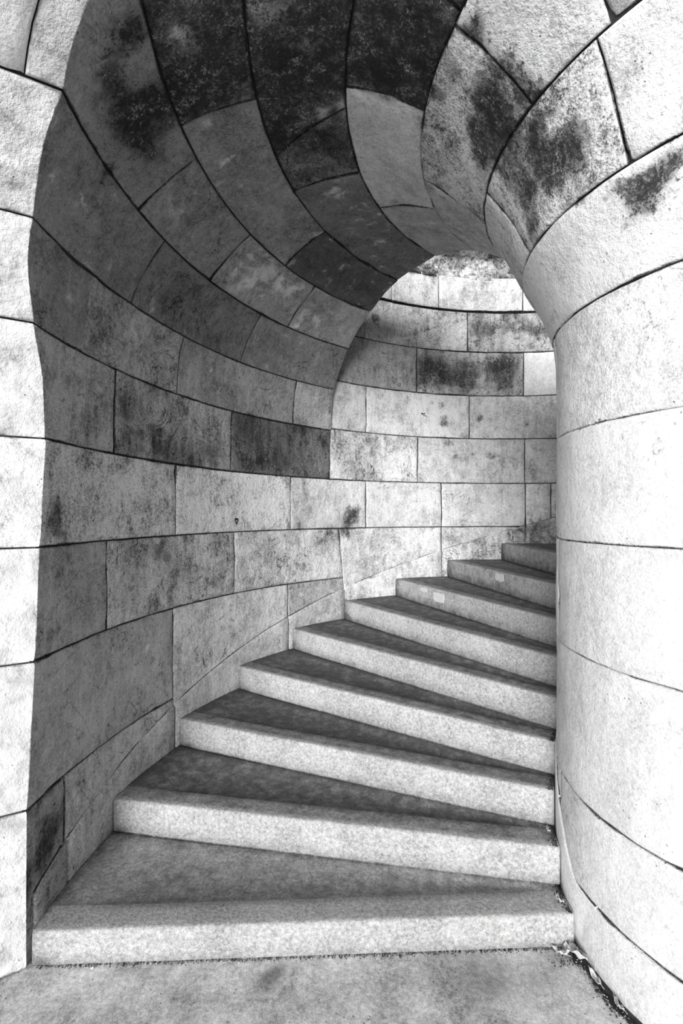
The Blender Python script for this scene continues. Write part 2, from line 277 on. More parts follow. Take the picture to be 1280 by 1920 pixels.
GAP = .0034     # half joint
JW = {13: .9, 14: 1.0, 15: .3, 16: .45, 17: .55, 18: .9, 19: 1.5, 10: .8, 11: .5, 6: .7, 5: .9}    # how open each bed joint is
def jw(s):
    for k, v in JW.items():
        if abs(LS[k]-s) < 1e-6: return v
    return 1.0
def stone(parent, surf, s0, s1, q0, q1, tone, mott=.5, lich=0.0, q_extra=None, name='stone', proud=0.0, back=.045, step=.045, gaps=(1, 1, 1, 1), rough=1.0, label=None):
    """one dressed stone. surf(s,q)->point, outward normal. q0/q1 may be functions of s. q_extra: a list of q kept as columns (an arris)."""
    if surf is not upper: gaps = (gaps[0]*jw(s0), gaps[1]*jw(s1), gaps[2], gaps[3])
    if proud == 0: proud = random.uniform(-.0018, .0018)
    f0 = q0 if callable(q0) else (lambda s, v=q0: v)
    f1 = q1 if callable(q1) else (lambda s, v=q1: v)
    sm = (s0+s1)/2
    Ls = abs(s1-s0)*U
    mids = [surf(sm, f0(sm)+(f1(sm)-f0(sm))*k/8)[0] for k in range(9)]
    Lq = sum((b-a).length for a, b in zip(mids, mids[1:]))
    ns = max(3, int(Ls/step)); nq = max(3, int(Lq/step))
    e_s, e_q = .011/Ls, .011/Lq; g_s, g_q = GAP/Ls, GAP/Lq
    e_s *= .7; e_q *= .7
    ts = [g_s*gaps[0], g_s*gaps[0]+e_s]+[k/ns for k in range(1, ns)]+[1-g_s*gaps[1]-e_s, 1-g_s*gaps[1]]
    tq = [g_q*gaps[2], g_q*gaps[2]+e_q]+[k/nq for k in range(1, nq)]+[1-g_q*gaps[3]-e_q, 1-g_q*gaps[3]]
    seed = random.random()*50
    V = []; F = []
    a_col = None
    if q_extra is not None:
        qm0, qm1 = f0(sm), f1(sm); tt = (q_extra-qm0)/(qm1-qm0)
        k = min(range(2, len(tq)-2), key=lambda i: abs(tq[i]-tt)); a_col = k
    if a_col is not None: tq[a_col-1] = tq[a_col]-(.004/.155/17.5*57.3)/abs(q_extra-f0(sm))*(tq[a_col]-tq[0])
    n1, n2 = len(ts), len(tq)
    EX = []
    for i, t in enumerate(ts):
        s = s0+(s1-s0)*t
        for j, u in enumerate(tq):
            a, b = f0(s), f1(s)
            if a_col is not None:
                if j <= a_col: q = a+(q_extra-a)*((u-tq[0])/(tq[a_col]-tq[0])) if True else 0
                else: q = q_extra+(b-q_extra)*((u-tq[a_col])/(1-tq[a_col]))
                if j == 0: q = a+(q_extra-a)*g_q*2
            else: q = a+(b-a)*u
            p, nrm = surf(s, q)
            if a_col is not None and j == a_col:
                nrm = (surf(s, q_extra-1e-3)[1]+surf(s, q_extra+1e-3)[1]).normalized()
            w = p*1.0
            ii = min(i, n1-1-i); jj = min(j, n2-1-j)
            ed = noise.noise(w*28+Vector((seed, 0, 0)))
            off = -proud + .004*noise.noise(w*7+Vector((seed, 3, 0)))*rough + .0025*noise.noise(w*19)*rough
            bev = 0
            if ii == 0 and gaps[0 if i == 0 else 1] > 0: bev = .0035+.003*ed
            if jj == 0 and gaps[2 if j == 0 else 3] > 0: bev = max(bev, .0035+.003*ed)
            chip = max(0, noise.noise(w*8+Vector((seed, 0, 5)))-.22)
            if (ii == 1 or jj == 1): off += .0006+.0012*max(0, ed)+.02*chip
            if bev: bev += .03*chip
            V.append(p+nrm*(off+bev)); EX.append(.42*max(0, .7+noise.noise(w*5+Vector((seed, 0, 9))))*1.0 if bev else 0)
            if a_col is not None and j < a_col: EX[-1] -= .55  # outer side of the arris: its brighter light painted in as a paler tone
    for i in range(n1-1):
        for j in range(n2-1):
            k = i*n2+j; F.append((k, k+1, k+n2+1, k+n2))
    # sides
    rim = [(0, j) for j in range(n2)]+[(i, n2-1) for i in range(1, n1)]+[(n1-1, j) for j in range(n2-2, -1, -1)]+[(i, 0) for i in range(n1-2, 0, -1)]
    base = len(V)
    for i, j in rim:
        s = s0+(s1-s0)*ts[i]; 
        a, b = f0(s), f1(s)
        q = a if j == 0 else (b if j == n2-1 else None)
        if q is None:
            u = tq[j]
            if a_col is not None:
                q = a+(q_extra-a)*((u-tq[0])/(tq[a_col]-tq[0])) if j <= a_col else q_extra+(b-q_extra)*((u-tq[a_col])/(1-tq[a_col]))
            else: q = a+(b-a)*u
        nrm = surf(s, q)[1]
        if a_col is not None and j == a_col: nrm = (surf(s, q_extra-1e-3)[1]+surf(s, q_extra+1e-3)[1]).normalized()
        V.append(V[i*n2+j]+nrm*back); EX.append(3.0)
    L = len(rim)
    for k in range(L):
        a = rim[k]; b = rim[(k+1) % L]
        F.append((b[0]*n2+b[1], a[0]*n2+a[1], base+k, base+(k+1) % L))
    # orientation: faces look into the room
    v0, v1, v2 = V[F[0][0]], V[F[0][1]], V[F[0][2]]
    nn = (v1-v0).cross(v2-v0); ref = surf(sm, f0(sm)+1e-3)[1]
    if nn.dot(ref) > 0: F = [tuple(reversed(f)) for f in F]
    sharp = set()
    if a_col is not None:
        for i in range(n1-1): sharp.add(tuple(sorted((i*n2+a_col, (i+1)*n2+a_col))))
    o = mesh_from(name, V, F, M['marble'], parent, sharp_edges=sharp, colour=(tone, mott, lich), extra=EX)
    if label: o['label'] = label
    return o

def sheet(name, surf, s_list, q_list, off, thick, mat, parent):
    """closed slab following a surface, set back by off"""
    n1, n2 = len(s_list), len(q_list)
    V = []; F = []
    for d in (off, off+thick):
        for s in s_list:
            for q in q_list:
                qq = q(s) if callable(q) else q
                p, n = surf(s, qq); V.append(p+n*d)
    N = n1*n2
    for i in range(n1-1):
        for j in range(n2-1):
            k = i*n2+j
            F.append((k, k+1, k+n2+1, k+n2)); F.append((N+k, N+k+n2, N+k+n2+1, N+k+1))
    for j in range(n2-1):
        F.append((j, N+j, N+j+1, j+1)); k = (n1-1)*n2+j; F.append((k, k+1, N+k+1, N+k))
    for i in range(n1-1):
        k = i*n2; F.append((k, k+n2, N+k+n2, N+k)); k = i*n2+n2-1; F.append((k, N+k, N+k+n2, k+n2))
    return mesh_from(name, V, F, mat, parent, smooth=False, stain_and_light=False)

# ---------------------------------------------------------------- the setting's roots
wall_left = tag(empty('wall_left', W(17.55, 160, -EYE)), 'curved outer stair wall of grey weathered marble blocks', kind='structure')
wall_right = tag(empty('wall_right', W(0, 0, -EYE)), 'round newel wall of pale marble blocks on the right of the stairs', kind='structure')
ceiling = tag(empty('ceiling', W(11, 160, 10.7)), 'curved barrel vault of stained marble blocks over the lower stairs', kind='structure')
wall_front = tag(empty('wall_front', face(LS[2], 1.2)[0]), 'bright outer face of the stair mouth at the left edge', kind='structure')

MOUTH = 127.7        # far end of the vault
STEP0, DSTEP, H1 = 182.16, 11.44, .8225
def ledge(phi):      # height of the skirting's top edge, above the eye
    return -EYE+H1+(STEP0-phi)/DSTEP+.70
def lin(x0, y0, x1, y1):
    return lambda s: y0+(y1-y0)*((s-x0)/(x1-x0))

# surface with the quoin: q<0 metres along the outer face, q>0 degrees up the stair from the arris
def quoin(s, q):
    if q <= 0: return face(s, -q)
    return ring(s, arris(s)-q)
# q in the quoin's own scale must stay even: 1 metre of face is about 22 degrees of arc
def quoin_surf(s, q):
    if q <= 0: return face(s, -q/22.0)
    return ring(s, arris(s)-q)

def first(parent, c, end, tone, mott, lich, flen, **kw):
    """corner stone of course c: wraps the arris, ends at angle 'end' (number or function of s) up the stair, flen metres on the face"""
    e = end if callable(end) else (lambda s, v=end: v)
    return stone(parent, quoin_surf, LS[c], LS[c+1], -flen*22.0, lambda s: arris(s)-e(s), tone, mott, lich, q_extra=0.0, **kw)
def rowst(parent, s0, s1, items, surf=ring, **kw):
    """items: (phi_start, phi_end, tone, mott, lich)"""
    for it in items:
        kk = dict(kw)
        if len(it) > 5: kk.update(it[5])
        stone(parent, surf, s0, s1, it[0], it[1], it[2], it[3], it[4], **kk)

# outer wall, courses below the vault's spring
FL = [1.3, .75, 1.35, .7, 1.4, .8, 1.3, .10, 1.2, .7]
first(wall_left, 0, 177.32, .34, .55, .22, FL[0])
rowst(wall_left, LS[0], LS[1], [(177.32, 160.0, .52, .35, 0)])
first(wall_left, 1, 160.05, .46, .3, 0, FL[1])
rowst(wall_left, LS[1]-.5, LS[2], [(160.05, 137.04, .63, .4, 0), (137.04, 124.71, .42, .4, 0)])
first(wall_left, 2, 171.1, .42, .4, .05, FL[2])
rowst(wall_left, LS[2], LS[3], [(171.1, 148.23, .5, .6, .06), (148.23, lin(LS[2], 124.85, LS[3], 125.9), .64, .45, .02), (103.1, 80, .56, .4, .02)])
rowst(wall_left, LS[2]-.75, LS[3], [(lin(LS[2]-.75, 124.75, LS[3], 125.9), 103.1, .57, .4, 0)])
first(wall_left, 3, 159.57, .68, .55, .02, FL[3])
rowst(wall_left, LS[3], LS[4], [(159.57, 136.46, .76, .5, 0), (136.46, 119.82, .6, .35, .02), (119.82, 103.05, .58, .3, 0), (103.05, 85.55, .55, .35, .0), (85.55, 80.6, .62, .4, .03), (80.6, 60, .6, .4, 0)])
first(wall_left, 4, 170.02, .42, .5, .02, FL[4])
rowst(wall_left, LS[4], LS[5], [(170.02, 148.99, .42, .6, .14), (148.99, 127.85, .16, .7, .14)])
# vault, outer flank to crown to newel flank
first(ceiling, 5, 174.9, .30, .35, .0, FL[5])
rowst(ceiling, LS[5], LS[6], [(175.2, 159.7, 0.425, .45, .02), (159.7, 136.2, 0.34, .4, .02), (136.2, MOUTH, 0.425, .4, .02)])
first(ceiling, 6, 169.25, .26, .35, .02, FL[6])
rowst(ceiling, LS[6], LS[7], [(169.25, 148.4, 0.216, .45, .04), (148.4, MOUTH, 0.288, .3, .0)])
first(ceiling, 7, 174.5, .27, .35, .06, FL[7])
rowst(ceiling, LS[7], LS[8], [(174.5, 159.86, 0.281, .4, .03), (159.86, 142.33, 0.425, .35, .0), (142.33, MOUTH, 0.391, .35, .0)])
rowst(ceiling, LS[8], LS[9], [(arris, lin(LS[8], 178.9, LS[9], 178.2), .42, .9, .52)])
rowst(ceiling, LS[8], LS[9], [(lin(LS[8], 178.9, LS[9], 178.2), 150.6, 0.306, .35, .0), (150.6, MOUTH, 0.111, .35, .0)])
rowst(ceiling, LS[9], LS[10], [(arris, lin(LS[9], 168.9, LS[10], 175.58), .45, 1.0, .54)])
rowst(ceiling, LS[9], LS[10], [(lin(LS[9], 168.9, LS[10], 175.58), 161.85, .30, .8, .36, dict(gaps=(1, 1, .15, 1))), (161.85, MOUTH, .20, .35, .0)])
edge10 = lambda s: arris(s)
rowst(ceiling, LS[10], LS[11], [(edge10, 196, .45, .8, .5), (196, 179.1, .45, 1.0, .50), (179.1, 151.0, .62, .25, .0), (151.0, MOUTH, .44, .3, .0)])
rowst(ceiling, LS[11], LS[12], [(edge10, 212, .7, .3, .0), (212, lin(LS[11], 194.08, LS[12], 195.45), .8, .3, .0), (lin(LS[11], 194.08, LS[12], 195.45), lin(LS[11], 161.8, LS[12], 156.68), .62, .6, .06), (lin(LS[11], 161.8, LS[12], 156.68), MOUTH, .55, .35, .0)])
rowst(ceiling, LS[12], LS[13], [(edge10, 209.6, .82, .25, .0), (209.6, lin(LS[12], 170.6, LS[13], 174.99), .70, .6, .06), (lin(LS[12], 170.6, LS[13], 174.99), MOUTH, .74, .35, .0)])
# newel
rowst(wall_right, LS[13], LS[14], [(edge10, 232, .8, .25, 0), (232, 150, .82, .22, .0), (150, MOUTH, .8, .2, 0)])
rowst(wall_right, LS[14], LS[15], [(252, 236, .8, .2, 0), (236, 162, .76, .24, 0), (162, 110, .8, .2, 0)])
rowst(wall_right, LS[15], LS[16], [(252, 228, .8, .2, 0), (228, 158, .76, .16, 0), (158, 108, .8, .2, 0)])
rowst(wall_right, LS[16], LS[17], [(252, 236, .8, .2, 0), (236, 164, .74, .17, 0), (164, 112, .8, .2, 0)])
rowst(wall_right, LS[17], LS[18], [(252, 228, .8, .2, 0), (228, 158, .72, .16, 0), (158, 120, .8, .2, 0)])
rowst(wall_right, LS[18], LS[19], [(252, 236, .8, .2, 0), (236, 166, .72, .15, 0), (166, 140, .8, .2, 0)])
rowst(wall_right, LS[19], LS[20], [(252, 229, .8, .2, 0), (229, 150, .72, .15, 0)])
for c, cut in [(14, 284), (15, 278), (16, 286), (17, 277), (18, 285), (19, 279)]:
    rowst(wall_right, LS[c], LS[c+1], [(318, cut, .8, .2, 0), (cut, 252, .8, .2, 0)])
# outer face stones beyond the quoins
for c in range(8):
    t = FL[c]
    for k, ln in enumerate((1.5, 1.4)):
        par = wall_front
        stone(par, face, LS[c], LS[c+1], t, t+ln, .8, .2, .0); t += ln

# upper wall beyond the vault: its own courses, vertical
LU = [1.9, 4.655, 7.344, 10.061, 12.536, 14.666]
UP = [[(127.85, 108.3, .60, .55, .03), (108.3, 85.7, .56, .4, .05), (85.7, 63, .62, .35, .0)],
      [(127.9, 119.7, .66, .35, .02), (119.7, 97.1, .72, .35, .0), (97.1, 74.5, .66, .35, .03)],
      [(129, 108.5, .40, .45, .08), (108.5, 85.9, .46, .6, .14), (85.9, 66, .72, .2, .0)],
      [(131, 120.1, .42, .4, .1), (120.1, 97.5, .56, .5, .03), (97.5, 76, .46, .7, .16)],
      [(131, 114.3, .5, .3, .0), (114.3, 103.85, .56, .35, .0), (103.85, 86.2, .6, .35, .0), (86.2, 66, .62, .25, .0)]]
for k, row in enumerate(UP):
    lo = LU[k]+(.05 if k == 4 else 0)
    if k == 0: lo = 1.87
    rowst(wall_left, lo, LU[k+1], row, surf=upper, proud=(.02 if k == 4 else 0))

# ---------------------------------------------------------------- mortar cores behind the stones (solid walls)
MO = .017
def lspace(a, b, n): return [a+(b-a)*i/n for i in range(n+1)]
def s_between(i, j, per=3):
    out = []
    for k in range(i, j): out += lspace(LS[k], LS[k+1], per)[:-1]
    return out+[LS[j]]
fr = lambda u, far: (lambda s: far+(arris(s)-far)*u)
qs = [fr(i/40, MOUTH+.3) for i in range(41)]
sheet('mortar', ring, s_between(0, 5, 2), qs, MO, .42, M['mortar'], wall_left)
sheet('mortar', ring, s_between(5, 13, 4), qs, MO, .42, M['mortar'], ceiling)
sheet('mortar', upper, [-EYE, -4, 0, 4, 8, 12, 14.62], lspace(60, MOUTH+.2, 30), MO, .42, M['mortar'], wall_left)
sheet('mortar', face, s_between(0, 8, 4), [.02, 1, 2, 3, 4.1], MO, .38, M['mortar'], wall_front)
# newel: solid round core
def newel_core():
    V = []; F = []; n = 72
    prs = []
    for s in s_between(13, 20, 3): r, h, a, b = prof(s); prs.append((r-.11*a*0-(.017/U), h))
    prs[0] = (prs[0][0], prs[0][1]); prs.insert(0, (prs[0][0]+.0, 10.4))
    for r, h in prs:
        for k in range(n): V.append(W(r, 360*k/n, h))
    for i in range(len(prs)-1):
        for k in range(n): a = i*n+k; b = i*n+(k+1) % n; F.append((a, b, b+n, a+n))
    F.append(tuple(range(n))); F.append(tuple(range(len(prs)*n-1, (len(prs)-1)*n-1, -1)))
    return mesh_from('mortar', V, F, M['mortar'], wall_right, smooth=False, stain_and_light=False)
newel_core()

# ---------------------------------------------------------------- skirting bands that climb with the stairs
RS = 17.475
def band(name, parent, rho_face, depth, phi0, phi1, top, bot, tone, mott, lich, inward, step=1.6, taper=None):
    """a curved skirting stone: front at rho_face, chamfered top that leans back to the wall"""
    n = max(3, int(abs(phi1-phi0)/step)); V = []; F = []
    sg = 1 if inward else -1
    d = (phi1-phi0)/abs(phi1-phi0)
    g = .10 if inward else .3
    cols = [phi0+d*g, phi0+d*(g+.12)]+[phi0+(phi1-phi0)*k/n for k in range(1, n)]+[phi1-d*(g+.12), phi1-d*g]
    rows = 6; EX = []
    for ci, ph in enumerate(cols):
        e = (ci == 0 or ci == len(cols)-1)
        t, b = top(ph), bot(ph)
        if taper: depth_ = depth*max(0, min(1, (taper-ph)/9)); rf = rho_face+sg*(depth-depth_)
        else: depth_ = depth; rf = rho_face
        prf = [(rho_face+sg*depth, t+.02), (rf+sg*depth_*.55, t-.025), (rf+sg*depth_*.15, t-.10), (rf, t-.16), (rf, (t+b)/2), (rf, b)]
        for r, h in prf:
            p = W(r, ph, h); wv = (.02*noise.noise(p*9)+.012*noise.noise(p*31))*(.3 if taper else 1)
            EX.append((.9 if h > t else 0)+(.35*max(0, noise.noise(p*6)) if t-.12 < h <= t else 0)); V.append(W(r+wv+(sg*.05 if e and not taper else 0), ph, h+.03*noise.noise(p*12+Vector((5, 5, 5)))))
    back = len(V)
    for ph in cols:
        for h in (top(ph)+.02, bot(ph)): V.append(W(rho_face+sg*(depth+.3), ph, h))
    nc = len(cols)
    for i in range(nc-1):
        for k in range(rows-1): a = i*rows+k; F.append((a, a+rows, a+rows+1, a+1))
        F.append((i*rows, back+i*2, back+i*2+2, (i+1)*rows))
        F.append((i*rows+rows-1, (i+1)*rows+rows-1, back+i*2+3, back+i*2+1))
    F.append(tuple(range(rows))+(back+1, back)); k = (nc-1)*rows; F.append(tuple(range(k+rows-1, k-1, -1))+(back+2*nc-2, back+2*nc-1))
    me_o = mesh_from(name, V, F, M['marble'], parent, colour=(tone, mott, lich), extra=EX+[0]*(len(V)-len(EX)))
    bm = bmesh.new(); bm.from_mesh(me_o.data); bmesh.ops.recalc_face_normals(bm, faces=bm.faces); bm.to_mesh(me_o.data); bm.free()
    return me_o
base_left = tag(empty('baseboard_left', W(RS, 150, -EYE+1)), 'stone skirting ledge climbing along the outer wall beside the steps', kind='structure')
base_right = tag(empty('baseboard_right', W(4.34, 190, -EYE+.5)), 'stone skirting around the foot of the round newel', kind='structure')
def ltop(ph): return ledge(ph)
def lbot(ph): return max(-EYE-.1, ledge(ph)-2.4)
for a, b, t, mo, li in [(181.6, 177.32, .34, .5, .2), (177.32, 160.0, .5, .4, .03), (160.0, 137.04, .6, .3, .02), (137.04, 124.71, .48, .35, .03), (124.71, 103.1, .6, .4, .04), (103.1, 85.5, .56, .6, .1), (85.5, 62, .55, .5, .08)]:
    band('skirting_stone', base_left, RS, .085, a, b, ltop, lbot, t, mo, li, True)
def ntop(ph):
    h = -9.15
    return max(h, -EYE+H1+(STEP0-ph)/DSTEP+.62)
def nbot(ph): return max(-EYE-.1, ntop(ph)-2.4)
for a, b in [(191, 165), (165, 140), (140, 116), (116, 92)]:
    band('skirting_stone', base_right, 4.372, .05, a, b, ntop, nbot, .82, .12, .0, False, 2.5, 187.5)

# ---------------------------------------------------------------- steps
stairs = tag(empty('staircase', W(11, 175, -EYE)), 'flight of winding grey granite steps rising to the right around the newel', 'stairs')
def make_step(n):
    ph0 = STEP0-DSTEP*n; ph1 = ph0-DSTEP
    top = -EYE+H1+n; rise = H1 if n == 0 else 1.0
    r0, r1 = 4.40, RS-.01
    nr, nt = 44, 16
    V = []; F = []
    drop = random.uniform(.0, .012); seed = n*7.3
    rads = [r0+(r1-r0)*i/nr for i in range(nr+1)]
    rads[1] = r0+.05; rads[-2] = r1-.05
    over = .25            # tucked under the next riser, in rises
    for i, r in enumerate(rads):
        c0 = Vector((math.cos(R(ph0)), math.sin(R(ph0)))); tang = Vector((math.sin(R(ph0)), -math.cos(R(ph0))))
        wid = r*R(DSTEP)
        edge = .022*noise.noise(Vector((r*1.1, seed, 0)))+.012*noise.noise(Vector((r*4, seed, 3)))
        end = .03 if i in (0, nr) else 0
        prof_pts = [(end+.04, -rise-.03), (end+.03, -rise+.02), (end, -rise+.04), (end, -rise*.5), (end+.003, -.14), (end+.006, -.07), (end+.02, -.028), (end+.05, -.006), (end+.10, 0)]
        # tread positions
        tr = [.25, .5, .70, .745, .79, .9]+[.9+(wid+over-.9)*k/9 for k in range(1, 10)] if wid+over > 1.05 else [.1+(wid+over-.1)*(k+1)/15 for k in range(15)]
        side = max(0, min(1, (r1-r)/2.6))*max(0, min(1, (r-r0-.2)/1.6)); side = side*side*(3-2*side)
        for (t, z) in prof_pts:
            j = edge*(1 if z > -.5 else .3)+.008*noise.noise(Vector((r*6, z*6, seed)))
            tt = t+j
            V.append(W(0, 0, top+z-drop*0+(.012*noise.noise(Vector((r*.8, seed, 9))) if z > -.2 else 0))+Vector(((c0.x*r+tang.x*tt)*U, (c0.y*r+tang.y*tt)*U, 0)))
        for t in tr:
            z = 0
            if t > .72:
                x = min(1, (t-.72)/.06); u = (t-.72)/max(.1, (wid-.72))
                z -= side*(.045*x+.085*math.sin(PI*min(1, max(0, u))**.8))
            z += .006*noise.noise(Vector((r*3, t*3, seed)))+.012*noise.noise(Vector((r*.8, seed, 9)))
            V.append(W(0, 0, top+z)+Vector(((c0.x*r+tang.x*t)*U, (c0.y*r+tang.y*t)*U, 0)))
    for i in range(len(V)): V[i] = V[i]-Vector((0, 0, 0))
    per = len(prof_pts)+15
    back = len(V)
    for i, r in enumerate(rads):
        a = i*per+per-1; p = V[a].copy(); p.z = (top-rise-.03+EYE)*U; V.append(p)
    for i in range(nr):
        for k in range(per-1): a = i*per+k; F.append((a, a+per, a+per+1, a+1))
        F.append((i*per+per-1, (i+1)*per+per-1, back+i+1, back+i)); F.append((i*per, back+i, back+i+1, (i+1)*per))
    F.append(tuple(range(per))+(back,)); k = nr*per; F.append(tuple(range(k+per-1, k-1, -1))+(back+nr,))
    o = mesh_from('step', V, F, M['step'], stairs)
    at = o.data.attributes['stain_and_light']; vals = []
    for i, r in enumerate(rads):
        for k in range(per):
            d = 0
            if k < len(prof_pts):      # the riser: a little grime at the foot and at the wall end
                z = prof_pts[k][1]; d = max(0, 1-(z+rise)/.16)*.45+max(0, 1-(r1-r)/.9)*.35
                if n >= 4: d += min(.42, .10*(n-3))*min(1, max(0, (r-5.5)/6))*(1.0 if z > -.6 else .75)  # upper risers: weaker light towards the outer wall painted in as darker tone
            else:                      # dirt, grime along the wall, shade of tread and worn hollow painted in
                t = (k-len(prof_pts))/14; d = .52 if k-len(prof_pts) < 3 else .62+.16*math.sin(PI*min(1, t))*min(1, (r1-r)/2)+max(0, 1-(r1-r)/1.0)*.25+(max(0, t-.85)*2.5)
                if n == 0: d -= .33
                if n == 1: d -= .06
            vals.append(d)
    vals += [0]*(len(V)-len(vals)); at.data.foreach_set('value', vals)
    bm = bmesh.new(); bm.from_mesh(o.data); bmesh.ops.recalc_face_normals(bm, faces=bm.faces); bm.to_mesh(o.data); bm.free()
    return o
def patch(step, n, r0, r1, z0, z1):
    """a pale mortar repair on a riser"""
    ph = STEP0-DSTEP*n; top = -EYE+H1+n; V = []; F = []
    c0 = Vector((math.cos(R(ph)), math.sin(R(ph)), 0)); tg = Vector((math.sin(R(ph)), -math.cos(R(ph)), 0))
    ring_ = []
    for k in range(14):
        a = 2*PI*k/14; ca, sa = math.cos(a), math.sin(a)
        ex = math.copysign(abs(ca)**.35, ca)*(1+.15*noise.noise(Vector((k*1.7, n, 0)))); ez = math.copysign(abs(sa)**.35, sa)*(1+.2*noise.noise(Vector((k*1.3, n, 7))))
        ring_.append(((r0+r1)/2+(r1-r0)/2*ex, (z0+z1)/2+(z1-z0)/2*ez))
    for d in (-.035, .05):
        for r, z in ring_: V.append(W(0, 0, top+z)+(c0*r+tg*d)*U)
    m = len(ring_)
    F = [tuple(range(m)), tuple(range(2*m-1, m-1, -1))]+[(k, k+m, (k+1) % m+m, (k+1) % m) for k in range(m)]
    o = mesh_from('repair_patch', V, F, M['patch'], None, smooth=False, stain_and_light=False); bm = bmesh.new(); bm.from_mesh(o.data); bmesh.ops.recalc_face_normals(bm, faces=bm.faces); bm.to_mesh(o.data); bm.free()
    o.parent = step; o.location = o.location-step.location-stairs.location; o['label'] = 'pale mortar patch on the riser'
STEPS = [make_step(n) for n in range(12)]
for n, r0, r1, z0, z1 in [(6, 12.6, 13.5, -.62, -.16), (6, 14.1, 14.7, -.32, -.10), (7, 11.1, 11.8, -.45, -.08)]: patch(STEPS[n], n, r0, r1, z0, z1)

# ---------------------------------------------------------------- floor and ground
def floor():
    V = []; F = []; x0, x1, y0, y1 = -2.6, 2.4, -2.6, 2.1; n = 200; m = 188
    for i in range(n+1):
        for j in range(m+1):
            x = x0+(x1-x0)*i/n; y = y0+(y1-y0)*j/m
            V.append(Vector((x, y, .004*noise.noise(Vector((x*1.5, y*1.5, 0)))+.0015*noise.noise(Vector((x*9, y*9, 0)))-.003)))
    for i in range(n):
        for j in range(m): k = i*(m+1)+j; F.append((k, k+m+1, k+m+2, k+1))
    # skirt down
    b = len(V); ring_i = [i*(m+1) for i in range(n+1)]+[n*(m+1)+j for j in range(1, m+1)]+[i*(m+1)+m for i in range(n-1, -1, -1)]+[j for j in range(m-1, 0, -1)]
    for k in ring_i: p = V[k].copy(); p.z = -.15; V.append(p)
    L = len(ring_i)
    for k in range(L): F.append((ring_i[k], b+k, b+(k+1) % L, ring_i[(k+1) % L]))
    F.append(tuple(range(b, b+L)))
    o = mesh_from('floor', V, F, M['floor'])
    FB = [(-.265, 1.66, .05, .55), (-.22, 1.70, .04, .3), (-.3, 1.62, .04, .25), (-.05, 1.60, .10, .2), (.35, 1.72, .12, .3), (.55, 1.70, .14, .35), (.72, 1.66, .10, .3), (.80, 1.74, .07, .35), (.45, 1.60, .12, .2), (-1.15, 1.62, .07, .3), (-.9, 1.58, .09, .2), (.1, 1.66, .06, .2)]
    vals = []
    for v in V:
        a = sum(k*math.exp(-((v.x-x)**2+(v.y-y)**2)/(r*r)) for x, y, r, k in FB)
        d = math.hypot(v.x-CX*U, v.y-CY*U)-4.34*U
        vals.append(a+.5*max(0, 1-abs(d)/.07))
    o.data.attributes['stain_and_light'].data.foreach_set('value', vals)
    tag(o, 'worn grey concrete paving at the foot of the stairs', kind='structure')
    bm = bmesh.new(); bm.from_mesh(o.data); bmesh.ops.recalc_face_normals(bm, faces=bm.faces); bm.to_mesh(o.data); bm.free()
floor()
gv = [Vector((-30, -40, -.16)), Vector((30, -40, -.16)), Vector((30, 40, -.16)), Vector((-30, 40, -.16))]
gv2 = [v-Vector((0, 0, .3)) for v in gv]
tag(mesh_from('ground', gv+gv2, [(0, 1, 2, 3), (7, 6, 5, 4), (0, 4, 5, 1), (1, 5, 6, 2), (2, 6, 7, 3), (3, 7, 4, 0)], M['ground'], smooth=False, stain_and_light=False),
    'open ground around the stair', kind='structure')

# ---------------------------------------------------------------- rough rock above the open part of the wall
def rock():
    V = []; F = []; n, m = 150, 34
    for i in range(n+1):
        ph = 60+76*i/n
        for j in range(m+1):
            h = 14.5+3.6*j/m
            p = W(17.6, ph, h)
            d = 1.1*noise.fractal(p*3.0, .75, 2.2, 5)+.8*abs(noise.noise(p*5))
            V.append(W(17.75+.25*(j/m)-.55*d-.12, ph, h+.05*noise.noise(p*8)))
    for i in range(n):
        for j in range(m): k = i*(m+1)+j; F.append((k, k+1, k+m+2, k+m+1))
    b = len(V); rim = [i*(m+1) for i in range(n+1)]+[n*(m+1)+j for j in range(1, m+1)]+[i*(m+1)+m for i in range(n-1, -1, -1)]+[j for j in range(m-1, 0, -1)]
    for k in rim:
        i, j = divmod(k, m+1); V.append(W(20.5, 60+76*i/n, 14.5+3.6*j/m))
    L = len(rim)
    for k in range(L): F.append((rim[k], rim[(k+1) % L], b+(k+1) % L, b+k))
    for i in range(n):
        pass
    F.append(tuple(range(b+L-1, b-1, -1)))
    o = mesh_from('rock_outcrop', V, F, M['rock'], smooth=False, stain_and_light=False)
    bm = bmesh.new(); bm.from_mesh(o.data); bmesh.ops.recalc_face_normals(bm, faces=bm.faces); bm.to_mesh(o.data); bm.free()
    tag(o, 'rough pale rock with dark moss above the far wall, seen under the arch', 'rock')
rock()

# ---------------------------------------------------------------- handwriting and marks on the wall
def stroke(parent, pts, name, wdt=.0022, base_rho=17.55):
    """pts: list of (phi, h); thin inked line lying on the wall face"""
    V = []; F = []
    P3 = [W(base_rho-.035, a, b) for a, b in pts]
    for i, p in enumerate(P3):
        a = P3[max(0, i-1)]; b = P3[min(len(P3)-1, i+1)]; t = (b-a).normalized()
        nrm = Vector((math.cos(R(pts[i][0])), math.sin(R(pts[i][0])), 0)); s = t.cross(nrm).normalized()*wdt/2
        V += [p-s, p+s, p+s+nrm*.006, p-s+nrm*.006]
    for i in range(len(P3)-1):
        for k in range(4): F.append((i*4+k, i*4+(k+1) % 4, i*4+4+(k+1) % 4, i*4+4+k))
    F += [(3, 2, 1, 0), tuple(range(len(V)-4, len(V)))]
    return mesh_from(name, V, F, M['ink'], parent, smooth=False, stain_and_light=False)
